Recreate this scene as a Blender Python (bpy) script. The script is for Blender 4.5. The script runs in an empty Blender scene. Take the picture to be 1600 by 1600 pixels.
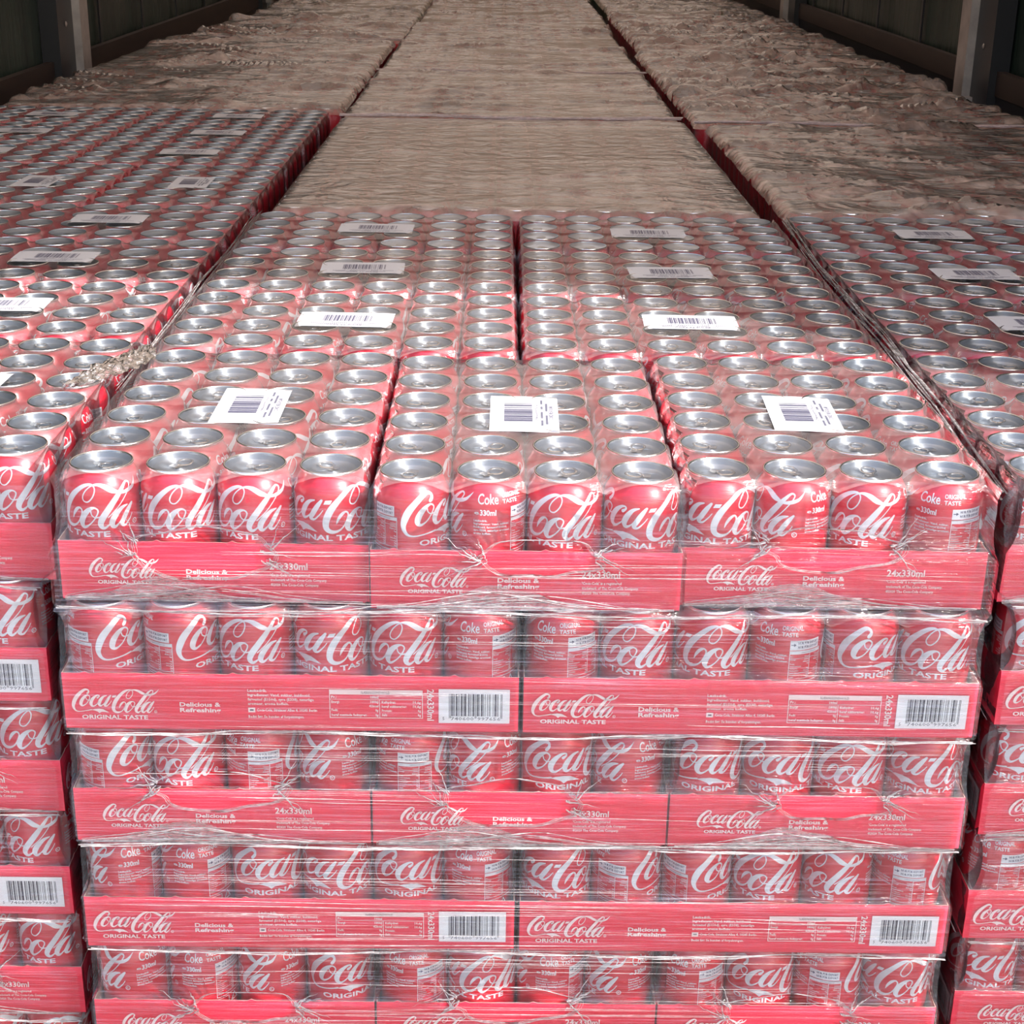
import bpy, bmesh, math, random
import numpy as np
from mathutils import Vector, Matrix, noise

R = math.radians
random.seed(7)
rng = np.random.RandomState(11)
scene = bpy.context.scene
col = scene.collection

# ------------------------------------------------------------------ camera, sky, sun, exposure
cd = bpy.data.cameras.new('camera')
cam = bpy.data.objects.new('camera', cd)
col.objects.link(cam)
scene.camera = cam
F_PX, YAW, PITCH, ROLL = 2436.5, -0.0100, 0.3730, 0.0163
cd.sensor_width = 36.0
cd.lens = F_PX / 1600.0 * 36.0
cd.clip_end = 200
CAM = Vector((-0.0239, -1.2319, 0.4538))
cam.matrix_world = (Matrix.Translation(CAM) @ Matrix.Rotation(YAW, 4, 'Z') @
                    Matrix.Rotation(math.pi / 2 - PITCH, 4, 'X') @ Matrix.Rotation(ROLL, 4, 'Z'))

world = bpy.data.worlds.new('world')
scene.world = world
world.use_nodes = True
wn = world.node_tree
sky = wn.nodes.new('ShaderNodeTexSky')
sky.sky_type = 'NISHITA'
sky.sun_disc = False
SUN_EL = 41.0
SUN_DIR = Vector((0.735, -0.678, 0)).normalized() * math.cos(R(SUN_EL)) + Vector((0, 0, math.sin(R(SUN_EL))))
sky.sun_elevation = R(SUN_EL)
sky.sun_rotation = math.atan2(SUN_DIR.x, SUN_DIR.y)
sky.air_density = 1.2
sky.dust_density = 2.5
wn.links.new(sky.outputs[0], wn.nodes['Background'].inputs['Color'])
wn.nodes['Background'].inputs['Strength'].default_value = 0.42

sd = bpy.data.lights.new('sun', 'SUN')
sd.energy = 9.5
sd.angle = R(0.6)
sd.color = (1.0, 0.95, 0.89)
sun = bpy.data.objects.new('sun', sd)
col.objects.link(sun)
sun.rotation_euler = SUN_DIR.to_track_quat('Z', 'Y').to_euler()
sun.location = (3, -4, 5)

scene.view_settings.view_transform = 'Standard'
scene.view_settings.look = 'None'
scene.view_settings.exposure = -0.10
scene.view_settings.gamma = 1
scene.view_settings.use_curve_mapping = False
scene.cycles.transparent_max_bounces = 16
scene.cycles.max_bounces = 6
scene.cycles.glossy_bounces = 3
scene.cycles.diffuse_bounces = 3
scene.cycles.sample_clamp_indirect = 6.0


# ------------------------------------------------------------------ materials
def new_mat(name):
    m = bpy.data.materials.new(name)
    m.use_nodes = True
    nt = m.node_tree
    for n in list(nt.nodes):
        if n.type != 'OUTPUT_MATERIAL':
            nt.nodes.remove(n)
    return m, nt, nt.nodes['Material Output']


def N(nt, t, **kw):
    n = nt.nodes.new(t)
    for k, v in kw.items():
        if k == 'op':
            n.operation = v
        elif isinstance(k, str) and k.startswith('i_'):
            n.inputs[k[2:].replace('_', ' ')].default_value = v
        else:
            setattr(n, k, v)
    return n


def noise_node(nt, scale_vec, scale=1.0, detail=3.0, rough=0.5, distort=0.0, loc=(0, 0, 0), coord='Object'):
    tc = N(nt, 'ShaderNodeTexCoord')
    mp = N(nt, 'ShaderNodeMapping')
    mp.inputs['Scale'].default_value = scale_vec
    mp.inputs['Location'].default_value = loc
    nz = N(nt, 'ShaderNodeTexNoise')
    nz.inputs['Scale'].default_value = scale
    nz.inputs['Detail'].default_value = detail
    nz.inputs['Roughness'].default_value = rough
    nz.inputs['Distortion'].default_value = distort
    nt.links.new(tc.outputs[coord], mp.inputs[0])
    nt.links.new(mp.outputs[0], nz.inputs['Vector'])
    return nz


def ramp(nt, src, stops):
    r = N(nt, 'ShaderNodeValToRGB')
    e = r.color_ramp.elements
    while len(e) < len(stops):
        e.new(0.5)
    for k, (p, c) in enumerate(stops):
        e[k].position = p
        e[k].color = c if len(c) == 4 else (*c, 1)
    nt.links.new(src, r.inputs[0])
    return r


def principled(name, color, rough=0.5, metal=0.0, spec=0.5, vary=None, bump=None, coat=0.0, radial=0.0):
    m, nt, out = new_mat(name)
    p = N(nt, 'ShaderNodeBsdfPrincipled')
    p.inputs['Base Color'].default_value = (*color, 1)
    p.inputs['Roughness'].default_value = rough
    p.inputs['Metallic'].default_value = metal
    p.inputs['Specular IOR Level'].default_value = spec
    p.inputs['Coat Weight'].default_value = coat
    p.inputs['Coat Roughness'].default_value = 0.19
    if radial:      # circular brushing of a can lid
        p.inputs['Anisotropic'].default_value = radial
        p.inputs['Anisotropic Rotation'].default_value = 0.25
        tg = N(nt, 'ShaderNodeTangent', direction_type='RADIAL', axis='Z')
        nt.links.new(tg.outputs[0], p.inputs['Tangent'])
    if vary:
        sv, sc, c0, c1 = vary
        nz = noise_node(nt, sv, sc, 5, 0.6)
        rp = ramp(nt, nz.outputs['Fac'], [(0.3, c0), (0.7, c1)])
        nt.links.new(rp.outputs[0], p.inputs['Base Color'])
    if bump:
        sv, sc, st, dist = bump
        nz = noise_node(nt, sv, sc, 4, 0.6)
        b = N(nt, 'ShaderNodeBump')
        b.inputs['Strength'].default_value = st
        b.inputs['Distance'].default_value = dist
        nt.links.new(nz.outputs['Fac'], b.inputs['Height'])
        nt.links.new(b.outputs[0], p.inputs['Normal'])
    nt.links.new(p.outputs[0], out.inputs[0])
    return m


CAN_RED = principled('can_red', (0.60, 0.005, 0.026), 0.32, 0.10, 0.5, coat=1.0,
                     bump=((1, 1, 1), 60, 0.10, 0.001))
PRINT_SILVER = principled('can_print_silver', (0.70, 0.73, 0.79), 0.35, 0.2)
LID = principled('lid_aluminium', (0.72, 0.80, 0.90), 0.56, 0.92, radial=0.93)
RIM = principled('rim_aluminium', (0.86, 0.87, 0.88), 0.22, 1.0)
TRAY_RED = principled('carton_red', (0.62, 0.020, 0.045), 0.42, 0.0, 0.5,
                      vary=((1, 1, 12), 9, (0.72, 0.014, 0.050), (0.84, 0.034, 0.090)),
                      bump=((6, 6, 30), 22, 0.35, 0.0015))
TRAY_PRINT = principled('carton_print_white', (0.84, 0.76, 0.77), 0.5)
KRAFT = principled('carton_inner_board', (0.62, 0.46, 0.38), 0.8)
PAPER = principled('label_paper', (0.60, 0.61, 0.66), 0.5)
INK = principled('print_ink_black', (0.035, 0.035, 0.06), 0.5)
INK_BLUE = principled('print_ink_grey', (0.08, 0.08, 0.15), 0.5)
DARK_RED = principled('can_gap_red', (0.42, 0.006, 0.018), 0.35)
GREEN = principled('can_green', (0.06, 0.16, 0.05), 0.35, 0.2)


def film_mat(name, haze, gloss, rough, sv, scale, bump, streak=0.5, tint=(1, 1, 1), hcol=(0.86, 0.84, 0.86), ior=1.5,
             sv2=None, distort=0.4, edge=(0.45, 0.72)):
    """thin clear plastic: mostly transparent, a little milky, reflecting more at grazing angles"""
    m, nt, out = new_mat(name)
    L = nt.links.new
    nz = noise_node(nt, sv, scale, 3, 0.65, distort)
    nz2 = noise_node(nt, sv2 or (1, 1, 1), 14, 2, 0.6, 1.2, loc=(3, 1, 7))
    b = N(nt, 'ShaderNodeBump')
    b.inputs['Strength'].default_value = bump
    b.inputs['Distance'].default_value = 0.003
    L(nz.outputs['Fac'], b.inputs['Height'])
    b2 = N(nt, 'ShaderNodeBump')
    b2.inputs['Strength'].default_value = bump * 0.6
    b2.inputs['Distance'].default_value = 0.012
    L(nz2.outputs['Fac'], b2.inputs['Height'])
    L(b.outputs[0], b2.inputs['Normal'])
    fr = N(nt, 'ShaderNodeFresnel')
    fr.inputs['IOR'].default_value = ior
    L(b2.outputs[0], fr.inputs['Normal'])
    g = N(nt, 'ShaderNodeMath', op='MULTIPLY', use_clamp=True)
    g.inputs[1].default_value = gloss
    L(fr.outputs[0], g.inputs[0])
    rp = ramp(nt, nz.outputs['Fac'], [(edge[0], (0, 0, 0)), (edge[1], (1, 1, 1))])
    rp2 = ramp(nt, nz2.outputs['Fac'], [(0.35, (0.45,) * 3), (0.75, (1, 1, 1))])
    hz = N(nt, 'ShaderNodeMath', op='MULTIPLY_ADD')
    hz.inputs[1].default_value = haze * streak * 2.2
    hz.inputs[2].default_value = haze * (1 - streak * 0.6)
    L(rp.outputs[0], hz.inputs[0])
    hz2 = N(nt, 'ShaderNodeMath', op='MULTIPLY', use_clamp=True)
    L(hz.outputs[0], hz2.inputs[0])
    L(rp2.outputs[0], hz2.inputs[1])
    tr = N(nt, 'ShaderNodeBsdfTransparent')
    tr.inputs[0].default_value = (*tint, 1)
    df = N(nt, 'ShaderNodeBsdfDiffuse')
    df.inputs[0].default_value = (*hcol, 1)
    tl = N(nt, 'ShaderNodeBsdfTranslucent')
    tl.inputs[0].default_value = (*hcol, 1)
    L(b2.outputs[0], df.inputs['Normal'])
    md = N(nt, 'ShaderNodeMixShader')
    md.inputs[0].default_value = 0.35
    L(df.outputs[0], md.inputs[1])
    L(tl.outputs[0], md.inputs[2])
    m1 = N(nt, 'ShaderNodeMixShader')
    L(hz2.outputs[0], m1.inputs[0])
    L(tr.outputs[0], m1.inputs[1])
    L(md.outputs[0], m1.inputs[2])
    gl = N(nt, 'ShaderNodeBsdfGlossy')
    gl.inputs['Roughness'].default_value = rough
    L(b2.outputs[0], gl.inputs['Normal'])
    m2 = N(nt, 'ShaderNodeMixShader')
    L(g.outputs[0], m2.inputs[0])
    L(m1.outputs[0], m2.inputs[1])
    L(gl.outputs[0], m2.inputs[2])
    L(m2.outputs[0], out.inputs[0])
    return m


FILM_TOP = film_mat('shrink_film_top', 0.24, 0.75, 0.12, (1, 1, 1), 45, 0.05, 0.2, distort=0.8, hcol=(0.86, 0.78, 0.80))
FILM_LID = film_mat('shrink_film_on_lids', 0.05, 0.8, 0.10, (1, 1, 1), 45, 0.05, 0.2, distort=0.8)
FILM_SIDE = film_mat('shrink_film_side', 0.034, 0.8, 0.10, (1, 1, 9), 22, 0.45, 0.6, hcol=(0.76, 0.77, 0.98))  # blue of the sky light between cans put into the haze colour
WRAP = film_mat('stretch_wrap', 0.040, 0.75, 0.10, (1.2, 1.2, 90), 7, 0.5, 1.6, hcol=(0.70, 0.74, 1.0), edge=(0.50, 0.64))  # haze coloured blue to stand in for sky reflected in the film
WRAP_GAP = film_mat('stretch_wrap_gap', 0.07, 0.9, 0.2, (14, 2, 20), 6, 0.9, 0.8)
COVER = film_mat('top_sheet', 0.70, 1.7, 0.20, (4.0, 8, 3), 3.2, 0.8, 0.35, hcol=(0.72, 0.55, 0.48), distort=1.2)  # tan reflection of the roof painted into the sheet's haze colour
SLACK = film_mat('slack_film', 0.30, 1.2, 0.12, (20, 20, 90), 6, 0.9, 1.0, hcol=(0.85, 0.83, 0.86))
ROLL = film_mat('rolled_film', 0.9, 0.5, 0.3, (12, 12, 60), 9, 0.5, 0.2, hcol=(0.95, 0.80, 0.80))
WAD = film_mat('crumpled_wad', 0.30, 2.4, 0.12, (12, 12, 60), 9, 0.8, 0.5, hcol=(0.8, 0.82, 0.88))
GATHER = film_mat('gathered_film', 0.80, 1.2, 0.14, (12, 12, 60), 9, 0.8, 0.5, hcol=(0.92, 0.88, 0.90))


# ------------------------------------------------------------------ helpers
def tag(o, label=None, cat=None, group=None, kind=None):
    if label:
        o['label'] = label
    if cat:
        o['category'] = cat
    if group:
        o['group'] = group
    if kind:
        o['kind'] = kind
    return o


def empty(name, loc=(0, 0, 0), rz=0.0):
    o = bpy.data.objects.new(name, None)
    col.objects.link(o)
    o.location = loc
    o.rotation_euler = (0, 0, rz)
    o.empty_display_size = 0.02
    return o


def link(name, me, parent=None, loc=(0, 0, 0), rz=0.0):
    o = bpy.data.objects.new(name, me)
    col.objects.link(o)
    if parent:
        o.parent = parent
    o.location = loc
    o.rotation_euler = (0, 0, rz)
    return o


class Soup:
    """collects polygons with material numbers and makes one mesh"""
    def __init__(self):
        self.v, self.f, self.m = [], [], []

    def add(self, verts, faces, mat=0):
        n = len(self.v)
        self.v += [tuple(p) for p in verts]
        self.f += [tuple(i + n for i in f) for f in faces]
        self.m += [mat] * len(faces)

    def grid(self, fn, nu, nv, mat=0, closed_u=False):
        vs = [fn(i / nu, j / nv) for j in range(nv + 1) for i in range(nu if closed_u else nu + 1)]
        w = nu if closed_u else nu + 1
        fs = []
        for j in range(nv):
            for i in range(nu):
                a = j * w + i
                b = j * w + (i + 1) % w
                fs.append((a, b, b + w, a + w))
        self.add(vs, fs, mat)

    def box(self, x0, x1, y0, y1, z0, z1, mat=0):
        self.add([(x, y, z) for z in (z0, z1) for y in (y0, y1) for x in (x0, x1)],
                 [(0, 2, 3, 1), (4, 5, 7, 6), (0, 1, 5, 4), (2, 6, 7, 3), (0, 4, 6, 2), (1, 3, 7, 5)], mat)

    def tube(self, pts, rad, seg=6, mat=0, flat=1.0):
        pts = [Vector(p) for p in pts]
        vs, fs = [], []
        for k, p in enumerate(pts):
            t = (pts[min(k + 1, len(pts) - 1)] - pts[max(k - 1, 0)]).normalized()
            a = t.cross(Vector((0, 1, 0.05))).normalized()
            b = t.cross(a)
            r = rad[k] if hasattr(rad, '__len__') else rad
            for s in range(seg):
                an = 2 * math.pi * s / seg
                vs.append(p + a * (math.cos(an) * r) + b * (math.sin(an) * r * flat))
        for k in range(len(pts) - 1):
            for s in range(seg):
                q = (s + 1) % seg
                fs.append((k * seg + s, k * seg + q, (k + 1) * seg + q, (k + 1) * seg + s))
        self.add(vs, fs, mat)

    def mesh(self, name, mats, smooth=False):
        me = bpy.data.meshes.new(name)
        me.from_pydata(self.v, [], self.f)
        for m in mats:
            me.materials.append(m)
        me.polygons.foreach_set('material_index', self.m)
        if smooth:
            me.polygons.foreach_set('use_smooth', [True] * len(self.f))
        me.update()
        return me


# ------------------------------------------------------------------ flat lettering and logo (millimetres)
_tc = {}


def text2d(s, offset=0.0, res=2):
    key = (s, offset, res)
    if key in _tc:
        return _tc[key]
    cu = bpy.data.curves.new('t', 'FONT')
    cu.body = s
    cu.size = 1.0
    cu.resolution_u = res
    cu.offset = offset
    o = bpy.data.objects.new('t', cu)
    col.objects.link(o)
    dg = bpy.context.evaluated_depsgraph_get()
    me = bpy.data.meshes.new_from_object(o.evaluated_get(dg))
    vs = [(v.co.x, v.co.y) for v in me.vertices]
    fs = [tuple(p.vertices) for p in me.polygons]
    bpy.data.objects.remove(o)
    bpy.data.meshes.remove(me)
    bpy.data.curves.remove(cu)
    _tc[key] = (vs, fs)
    return vs, fs


class Flat:
    """2D artwork: polygons with an ink number; x right, y up"""
    def __init__(self):
        self.v, self.f, self.m = [], [], []

    def add(self, vs, fs, ink=0):
        n = len(self.v)
        self.v += list(vs)
        self.f += [tuple(i + n for i in f) for f in fs]
        self.m += [ink] * len(fs)

    def text(self, s, x, y, w=None, h=1.0, ink=0, bold=0.02, rot=0, align=0, res=1):
        """capital height h; squeezed to width w"""
        vs, fs = text2d(s, bold, res)
        if not vs:
            return
        x0 = min(v[0] for v in vs)
        x1 = max(v[0] for v in vs)
        sy = h / 0.72
        sx = (w / (x1 - x0)) if w else sy
        ww = sx * (x1 - x0)
        out = []
        for a, b in vs:
            px, py = (a - x0) * sx - align * ww, b * sy
            if rot == -90:
                px, py = py, -px
            out.append((x + px, y + py))
        self.add(out, fs, ink)

    def rect(self, x0, y0, x1, y1, ink=0):
        self.add([(x0, y0), (x1, y0), (x1, y1), (x0, y1)], [(0, 1, 2, 3)], ink)

    def frame(self, x0, y0, x1, y1, t, ink=0):
        self.rect(x0, y0, x1, y0 + t, ink)
        self.rect(x0, y1 - t, x1, y1, ink)
        self.rect(x0, y0 + t, x0 + t, y1 - t, ink)
        self.rect(x1 - t, y0 + t, x1, y1 - t, ink)

    def stroke(self, pts, ink=0, closed=False, step=5):
        P = [(x, y, w * 0.45) for x, y, w in pts]
        n = len(P)
        out = []
        rng_ = range(n) if closed else range(n - 1)
        for k in rng_:
            if closed:
                p0, p1, p2, p3 = P[(k - 1) % n], P[k], P[(k + 1) % n], P[(k + 2) % n]
            else:
                p0, p1, p2, p3 = P[max(k - 1, 0)], P[k], P[k + 1], P[min(k + 2, n - 1)]
            for s in range(step):
                t = s / step
                out.append(tuple(0.5 * (2 * b + (c - a) * t + (2 * a - 5 * b + 4 * c - d) * t * t +
                                        (3 * b - a - 3 * c + d) * t ** 3) for a, b, c, d in zip(p0, p1, p2, p3)))
        out.append(P[0] if closed else P[-1])
        vs, fs = [], []
        for k, (x, y, r) in enumerate(out):
            if closed and k in (0, len(out) - 1):
                a, b = out[-2], out[1]
            else:
                a, b = out[max(k - 1, 0)], out[min(k + 1, len(out) - 1)]
            dx, dy = b[0] - a[0], b[1] - a[1]
            l = math.hypot(dx, dy) or 1
            nx, ny = -dy / l, dx / l
            r = max(r, 1.0)
            vs += [(x + nx * r, y + ny * r), (x - nx * r, y - ny * r)]
        for k in range(len(out) - 1):
            fs.append((2 * k, 2 * k + 1, 2 * k + 3, 2 * k + 2))
        if not closed:
            for e in (0, len(out) - 1):
                x, y, r = out[e]
                b0 = len(vs)
                vs += [(x + r * math.cos(a * math.pi / 4), y + r * math.sin(a * math.pi / 4)) for a in range(8)]
                fs.append(tuple(range(b0, b0 + 8)))
        self.add(vs, fs, ink)

    def place(self, other, x, y, sx, sy, ink=None):
        self.add([(x + a * sx, y + b * sy) for a, b in other.v], other.f, 0)
        for k in range(len(other.f)):
            self.m[-len(other.f) + k] = other.m[k] if ink is None else ink


def make_logo():
    """flowing script wordmark traced from the trays; units of a tenth of a pixel, y up from the base line"""
    g = Flat()
    S = []
    S.append([(352, 232, 34), (372, 205, 30), (366, 178, 26), (318, 170, 38), (245, 218, 54), (170, 300, 68),
              (128, 380, 66), (114, 450, 48), (140, 508, 28), (195, 530, 16), (300, 518, 14), (400, 500, 18)])
    S.append([(505, 302, 34), (533, 280, 18), (526, 262, 16), (488, 268, 28), (432, 315, 50), (396, 380, 58),
              (402, 428, 42), (438, 440, 22), (490, 405, 13), (522, 368, 11)])
    S.append([(648, 266, 14), (596, 285, 34), (548, 340, 54), (522, 400, 54), (542, 434, 30), (592, 405, 12),
              (650, 325, 12)])
    S.append([(712, 264, 24), (676, 312, 44), (632, 380, 50), (608, 425, 40), (642, 436, 20), (690, 392, 11),
              (722, 350, 8)])
    S.append([(835, 468, 8), (852, 428, 26), (882, 388, 32), (918, 368, 18), (940, 390, 15), (930, 432, 13),
              (892, 500, 14), (842, 534, 24), (784, 536, 40), (746, 500, 56), (750, 430, 66), (794, 340, 66),
              (864, 256, 54), (932, 198, 42), (990, 172, 28), (1040, 170, 14), (1066, 202, 12), (1050, 260, 12),
              (1006, 308, 13), (968, 305, 13), (958, 270, 12), (986, 215, 12), (1036, 176, 13), (1090, 168, 24),
              (1150, 184, 42), (1210, 218, 48), (1258, 238, 30)])
    S.append([(1295, 250, 24), (1350, 243, 36), (1410, 222, 30), (1446, 192, 18), (1476, 158, 4)])
    S.append([(1020, 385, 12), (1028, 425, 12), (1060, 446, 12), (1112, 436, 12)])
    S.append([(320, 290, 12), (330, 328, 12), (362, 346, 12), (412, 334, 12)])
    S.append([(1165, 448, 10), (1250, 372, 10), (1320, 292, 10), (1374, 214, 12), (1384, 182, 14), (1352, 174, 18),
              (1298, 220, 36), (1238, 292, 54), (1168, 382, 60), (1112, 460, 60), (1098, 512, 50), (1128, 538, 28),
              (1180, 502, 12), (1212, 462, 10)])
    S.append([(1338, 364, 14), (1284, 382, 36), (1222, 440, 54), (1192, 500, 54), (1212, 536, 30), (1262, 500, 12),
              (1320, 420, 11)])
    S.append([(1386, 357, 22), (1346, 406, 44), (1302, 470, 48), (1278, 518, 40), (1308, 536, 20), (1356, 490, 10),
              (1382, 450, 8)])
    for s in S:
        g.stroke([(x, 550 - y, w) for x, y, w in s])
    for s in ([(352, 262, 20), (300, 290, 44), (252, 350, 58), (236, 408, 54), (264, 434, 26), (320, 402, 13),
               (366, 340, 13), (385, 288, 14)],
              [(1052, 360, 18), (1000, 382, 44), (950, 440, 58), (932, 500, 54), (956, 534, 28), (1012, 500, 13),
               (1062, 440, 13), (1084, 384, 14)]):
        g.stroke([(x, 550 - y, w) for x, y, w in s], closed=True)
    g.add([(x, 550 - y) for x, y in [(395, 506), (440, 490), (515, 482), (580, 492), (630, 520), (668, 546),
                                     (600, 536), (550, 534), (515, 556), (488, 530), (440, 514)]],
          [(0, 1, 10), (1, 2, 9, 10), (2, 3, 7, 8, 9), (3, 4, 6, 7), (4, 5, 6)])
    g.add([(x, 550 - y) for x, y in [(745, 265), (802, 262), (784, 296), (727, 299)]], [(0, 3, 2, 1)])
    c = [(1405 + 20 * math.cos(a * math.pi / 6), 27 + 20 * math.sin(a * math.pi / 6), 8) for a in range(12)]
    g.stroke(c, closed=True, step=1)
    g.text('R', 1396, 18, 18, 18, bold=0)
    return g


LOGO = make_logo()          # x from 90 to 1476, y from 0 to 395
INGR = ['Læskedrik.', 'Ingredienser: Vand, sukker, kuldioxid,', 'farvestof (E150d), syre (E338), naturlige',
        'aromaer, aroma koffein.']


def nutrition(g, x, y, w, h, ink=0, dark=1):
    """table with white head bar, its top-left corner at x,y"""
    t = w * 0.006 + 0.15
    g.frame(x, y - h, x + w, y, t, ink)
    g.rect(x + t, y - h * 0.17, x + w - t, y - t, ink)
    g.text('NÆRINGSINDHOLD', x + w * 0.34, y - h * 0.14, w * 0.31, h * 0.09, dark, 0.0)
    g.rect(x + t, y - h * 0.345, x + w - t, y - h * 0.33, ink)
    g.rect(x + w * 0.535, y - h + t, x + w * 0.535 + t * 0.8, y - h * 0.345, ink)
    hh = h * 0.09
    rows = [('Pr.:', .30, .06), ('Energi:', .47, .09), ('Fedt:', .76, .07), ('heraf mættede fedtsyrer:', .93, .38)]
    for s, fy, fw in rows:
        g.text(s, x + w * 0.02, y - h * fy, w * fw, hh, ink, 0.03)
    for s, fy in (('100ml', .30), ('180kJ', .46), ('42kcal', .61), ('0g', .76), ('0g', .93)):
        g.text(s, x + w * 0.525, y - h * fy, w * 0.017 * len(s), hh, ink, 0.03, align=1)
    for s, v, fy, fw in (('Kulhydrat:', '10,6g', .47, .15), ('heraf sukkerarter:', '10,6g', .62, .27),
                         ('Protein:', '0g', .77, .11), ('Salt:', '0g', .92, .06)):
        g.text(s, x + w * 0.56, y - h * fy, w * fw, hh, ink, 0.03)
        g.text(v, x + w * 0.98, y - h * fy, w * 0.017 * len(v), hh, ink, 0.03, align=1)


EAN = '5740600997656'


def ean_bars():
    Lc = ['0001101', '0011001', '0010011', '0111101', '0100011', '0110001', '0101111', '0111011', '0110111', '0001011']
    Gc = ['0100111', '0110011', '0011011', '0100001', '0011101', '0111001', '0000101', '0010001', '0001001', '0010111']
    par = ['LLLLLL', 'LLGLGG', 'LLGGLG', 'LLGGGL', 'LGLLGG', 'LGGLLG', 'LGGGLL', 'LGLGLG', 'LGLGGL', 'LGGLGL'][int(EAN[0])]
    s = '101'
    for k in range(6):
        s += (Lc if par[k] == 'L' else Gc)[int(EAN[1 + k])]
    s += '01010'
    for k in range(6):
        s += ''.join('1' if c == '0' else '0' for c in Lc[int(EAN[7 + k])])
    return s + '101'


BARS = ean_bars()


def barcode(g, x, y, w, h, ink=1, digits=True, ink2=1):
    mw = w / 95.0
    k = 0
    while k < 95:
        if BARS[k] == '1':
            j = k
            while j < 95 and BARS[j] == '1':
                j += 1
            long_ = k < 3 or k > 91 or 45 <= k <= 49
            g.rect(x + k * mw, y - (h * 0.10 if long_ and digits else 0), x + j * mw, y + h, ink)
            k = j
        else:
            k += 1
    if digits:
        g.text(EAN[0], x - w * 0.12, y - h * 0.19, None, h * 0.15, ink2, 0.0)
        g.text(EAN[1:7], x + w * 0.035, y - h * 0.19, w * 0.43, h * 0.15, ink2, 0.0)
        g.text(EAN[7:], x + w * 0.535, y - h * 0.19, w * 0.43, h * 0.15, ink2, 0.0)


def tray_short_art():
    """266 x 54 mm end panel; origin lower left"""
    g = Flat()
    g.place(LOGO, 25 - 90 * 0.0440, 20.5, 0.0440, 0.0480)
    g.text('ORIGINAL TASTE', 32, 15.2, 47, 3.4, 0, 0.03, res=2)
    g.text('Delicious &', 109, 25.8, 36, 4.2, 0, 0.03, res=2)
    g.text('Refreshing', 109, 20.2, 36, 4.2, 0, 0.03, res=2)
    g.text('24x330ml', 181, 31.0, 33, 6.3, 0, 0.022, res=2)
    for k, (s, w) in enumerate((("'Coca-Cola' is a registered", 34), ('trademark of The Coca-Cola Company.', 49),
                                ('©2020 The Coca-Cola Company.', 42))):
        g.text(s, 181.5, 24.6 - k * 4.6, w, 2.7, 0, 0.02)
    return g


def tray_long_art():
    """400 x 54 mm side panel"""
    g = Flat()
    g.place(LOGO, 7 - 90 * 0.0556, 16.2, 0.0556, 0.0600)
    g.text('ORIGINAL TASTE', 15, 10.2, 58, 4.0, 0, 0.03, res=2)
    g.text('Delicious &', 101.5, 23.4, 36, 4.2, 0, 0.03, res=2)
    g.text('Refreshing', 101.5, 17.8, 36, 4.2, 0, 0.03, res=2)
    for k, (s, w) in enumerate(zip(INGR, (17, 55, 58, 36))):
        g.text(s, 161.5, 38.5 - 4.3 * k, w, 2.7, 0, 0.025)
    g.rect(161.5, 18.2, 167.6, 22.8, 0)
    g.rect(163, 19.8, 166.2, 21.2, 1)
    g.text('Coca-Cola, Stralauer Allee 4, 10245 Berlin', 169, 19.4, 53, 2.7, 0, 0.025)
    g.text('Bedst før: Se bunden af forpakningen.', 161.5, 12.8, 49, 2.7, 0, 0.025)
    nutrition(g, 233, 41.5, 82, 28, 0, 1)
    g.text('24x330ml', 319, 42.5, 31, 6.0, 0, 0.022, rot=-90, res=2)
    g.rect(329, 9.5, 391.5, 43, 2)
    barcode(g, 338, 16.5, 47, 22, 1)
    return g


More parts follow.
